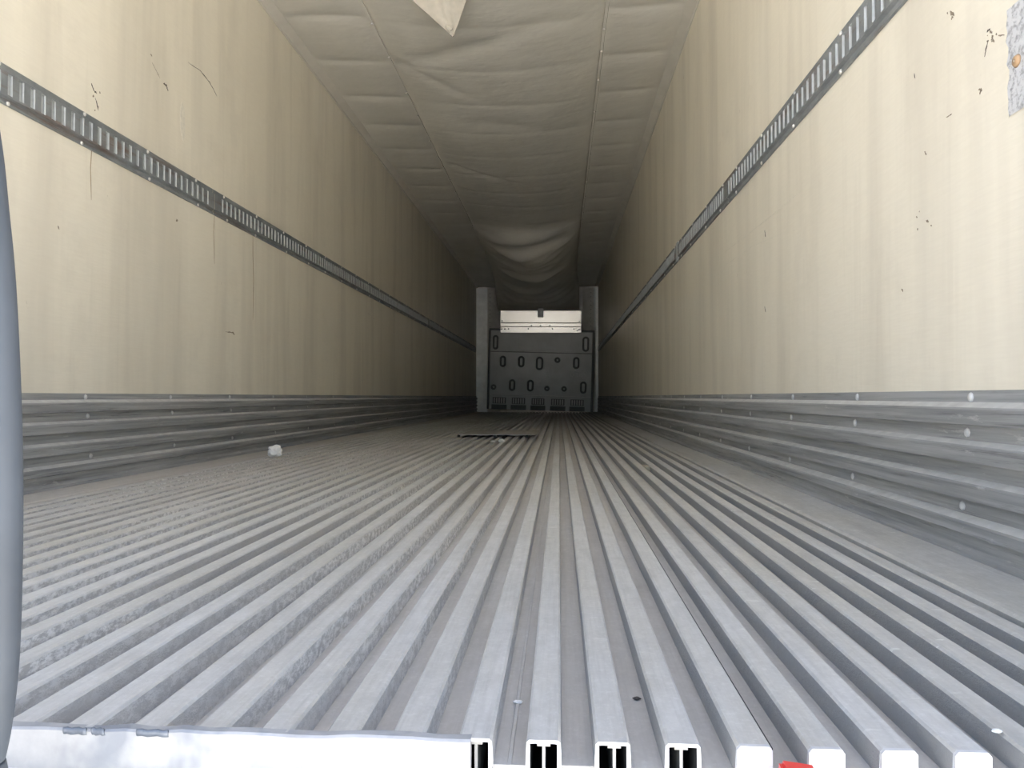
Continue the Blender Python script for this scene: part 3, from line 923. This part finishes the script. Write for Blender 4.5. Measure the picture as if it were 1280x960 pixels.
# blue-grey rubber strap bowing in front of the left edge
edge = [(-95, -160), (-55, -60), (-32, 20), (-14, 105), (0, 185), (8, 262), (15.5, 340), (21, 440), (24.5, 540), (25.5, 640), (24, 740), (20.5, 830), (13, 900), (3, 950), (-14, 1010)]
R_S = 0.020; YS = 0.60
rp_ = R_S / YS * F_PX
pts = [on_y(px - rp_, py, YS) for px, py in edge]
pts = [Vector((-1.66, 0.62, 1.75)), Vector((-1.40, 0.61, 1.62)), Vector((-0.95, 0.60, 1.15)), Vector((-0.68, 0.60, 0.88))] + pts + [Vector((-0.62, 0.61, -0.14)), Vector((-0.95, 0.63, -0.30)), Vector((-1.70, 0.66, -0.32))]
def catmull(P, n=8):
    out = []
    for i in range(len(P) - 1):
        p0, p1, p2, p3 = P[max(i-1, 0)], P[i], P[i+1], P[min(i+2, len(P)-1)]
        for k in range(n):
            t = k / n
            out.append(0.5 * ((2*p1) + (p2 - p0)*t + (2*p0 - 5*p1 + 4*p2 - p3)*t*t + (3*p1 - p0 - 3*p2 + p3)*t*t*t))
    out.append(P[-1]); return out
st = tube('rubber_strap', catmull(pts), R_S, M_RUBBER, None, 16)
tag(st, 'blurred blue grey rubber strap bowing along the left frame edge', 'strap')
# its mounting bracket on the left rear frame
bk = box('strap_bracket', XL - 0.07, XL + 0.01, 0.585, 0.668, 1.70, 1.80, M_TRACK, None, 0.004)
tag(bk, 'steel bracket holding the rubber strap on left door frame', 'bracket')

# crumpled paper ball by the left wall
def crumple(name, p, r, mat, label, cat, seed, sq=(1, 1, 0.8)):
    bm = bmesh.new(); bmesh.ops.create_icosphere(bm, subdivisions=3, radius=r)
    for q in bm.verts:
        nn = noise.noise(q.co / r * 1.7 + Vector((seed, 0, 0))) * 0.35 + abs(noise.noise(q.co / r * 4 + Vector((0, seed, 0)))) * -0.30
        q.co = q.co * (1 + nn); q.co = Vector((q.co.x * sq[0], q.co.y * sq[1], q.co.z * sq[2]))
    mz = min(q.co.z for q in bm.verts)
    for q in bm.verts: q.co.z -= mz
    me = bpy.data.meshes.new(name); bm.to_mesh(me); bm.free(); me.materials.append(mat)
    o = bpy.data.objects.new(name, me); C.objects.link(o); o.location = p
    return tag(o, label, cat)
pb_ = on_z(343, 572, 0.001)
crumple('paper_ball', pb_, 0.036, M_PAPER, 'crumpled white paper ball on the floor near the left kick plate', 'paper', 3.1, (1.15, 0.9, 0.85))
ps = on_z(627, 553.5, 0.0005)
crumple('paper_scrap', ps, 0.018, M_PAPER, 'small white paper scrap on floor before the loose metal sheet', 'paper', 8.2, (1.2, 1.0, 0.7))
ps = on_z(616, 553, 0.0005)
crumple('paper_scrap', ps, 0.012, M_PAPER, 'tinier white crumb left of the scrap before the metal sheet', 'paper', 5.2, (1.2, 1.0, 0.5))

# loose metal sheet across the ribs
c0, c1 = on_z(574, 543.5, 0.02), on_z(671.5, 543.0, 0.02)
yb = on_z(640, 538.0, 0.02).y
sheet = empty('metal_sheet', ((c0.x + c1.x) / 2, c0.y, 0.001))
tag(sheet, 'thin brown grey metal sheet lying across the floor ribs', 'sheet')
v = []; f = []; NN = 14
for j, yy in enumerate((0.0, 0.02, (yb - c0.y) * 0.5, yb - c0.y)):
    for i in range(NN + 1):
        t = i / NN - 0.5
        x = t * (c1.x - c0.x) * 1.0
        z = 0.020 + (0.003 * math.sin(i * 1.1) if j < 2 else 0.0)
        v += [(x, yy, z - 0.003), (x, yy, z)]
w = (NN + 1) * 2
for j in range(3):
    for i in range(NN):
        a = j*w + i*2; b = a + w
        f += [(a+1, a+3, b+3, b+1), (a, b, b+2, a+2)]
for i in range(NN):
    a = i*2; f.append((a, a+2, a+3, a+1)); a += 3*w; f.append((a, a+1, a+3, a+2))
for j in range(3):
    a = j*w; f.append((a, a+1, a+w+1, a+w)); a += NN*2; f.append((a, a+w, a+w+1, a+1))
mesh_obj('sheet', v, f, M_PLATE, sheet)
box('bright_edge', -0.5 * (c1.x - c0.x), 0.5 * (c1.x - c0.x), -0.003, 0.001, 0.019, 0.022, M_LEDGE, sheet)
for xx in (-0.30, -0.02, 0.22):
    box('prop_leg', xx - 0.01, xx + 0.01, 0.004, 0.02, -0.001, 0.019, M_BLACK, sheet)

# small tan block jammed in a channel on the right
bp = on_z(807, 582, 0.0)
kk = round((bp.x - RIB_X0) / PITCH_RIB - 0.5); bx_ = RIB_X0 + (kk + 0.5) * PITCH_RIB
blk = box('wood_chip', bx_ - 0.0145, bx_ + 0.0145, bp.y - 0.04, bp.y + 0.06, -RIB_H, -0.001, M_TAN, None, 0.003)
tag(blk, 'small tan chip jammed between two floor ribs on the right', 'chip')
# little bits of litter near the rear edge
for i, (px, py, r, mat, lab) in enumerate(((648, 880, 0.0035, M_PAPER, 'white curl of litter in the channel near the rear edge'),
                                         (852, 929, 0.0032, M_PAPER, 'white crumb beside the open rib ends'),
                                         (1246, 916, 0.0030, M_PAPER, 'white fleck on a right rib near the corner'),
                                         (796, 875, 0.0028, M_MARK, 'dark crumb in the channel right of centre near the edge'))):
    crumple('floor_crumb', on_z(px, py, -RIB_H if i in (0, 1, 3) else 0.0), r, mat, lab, 'crumb', i * 2.7, (1.6, 1.0, 0.6))
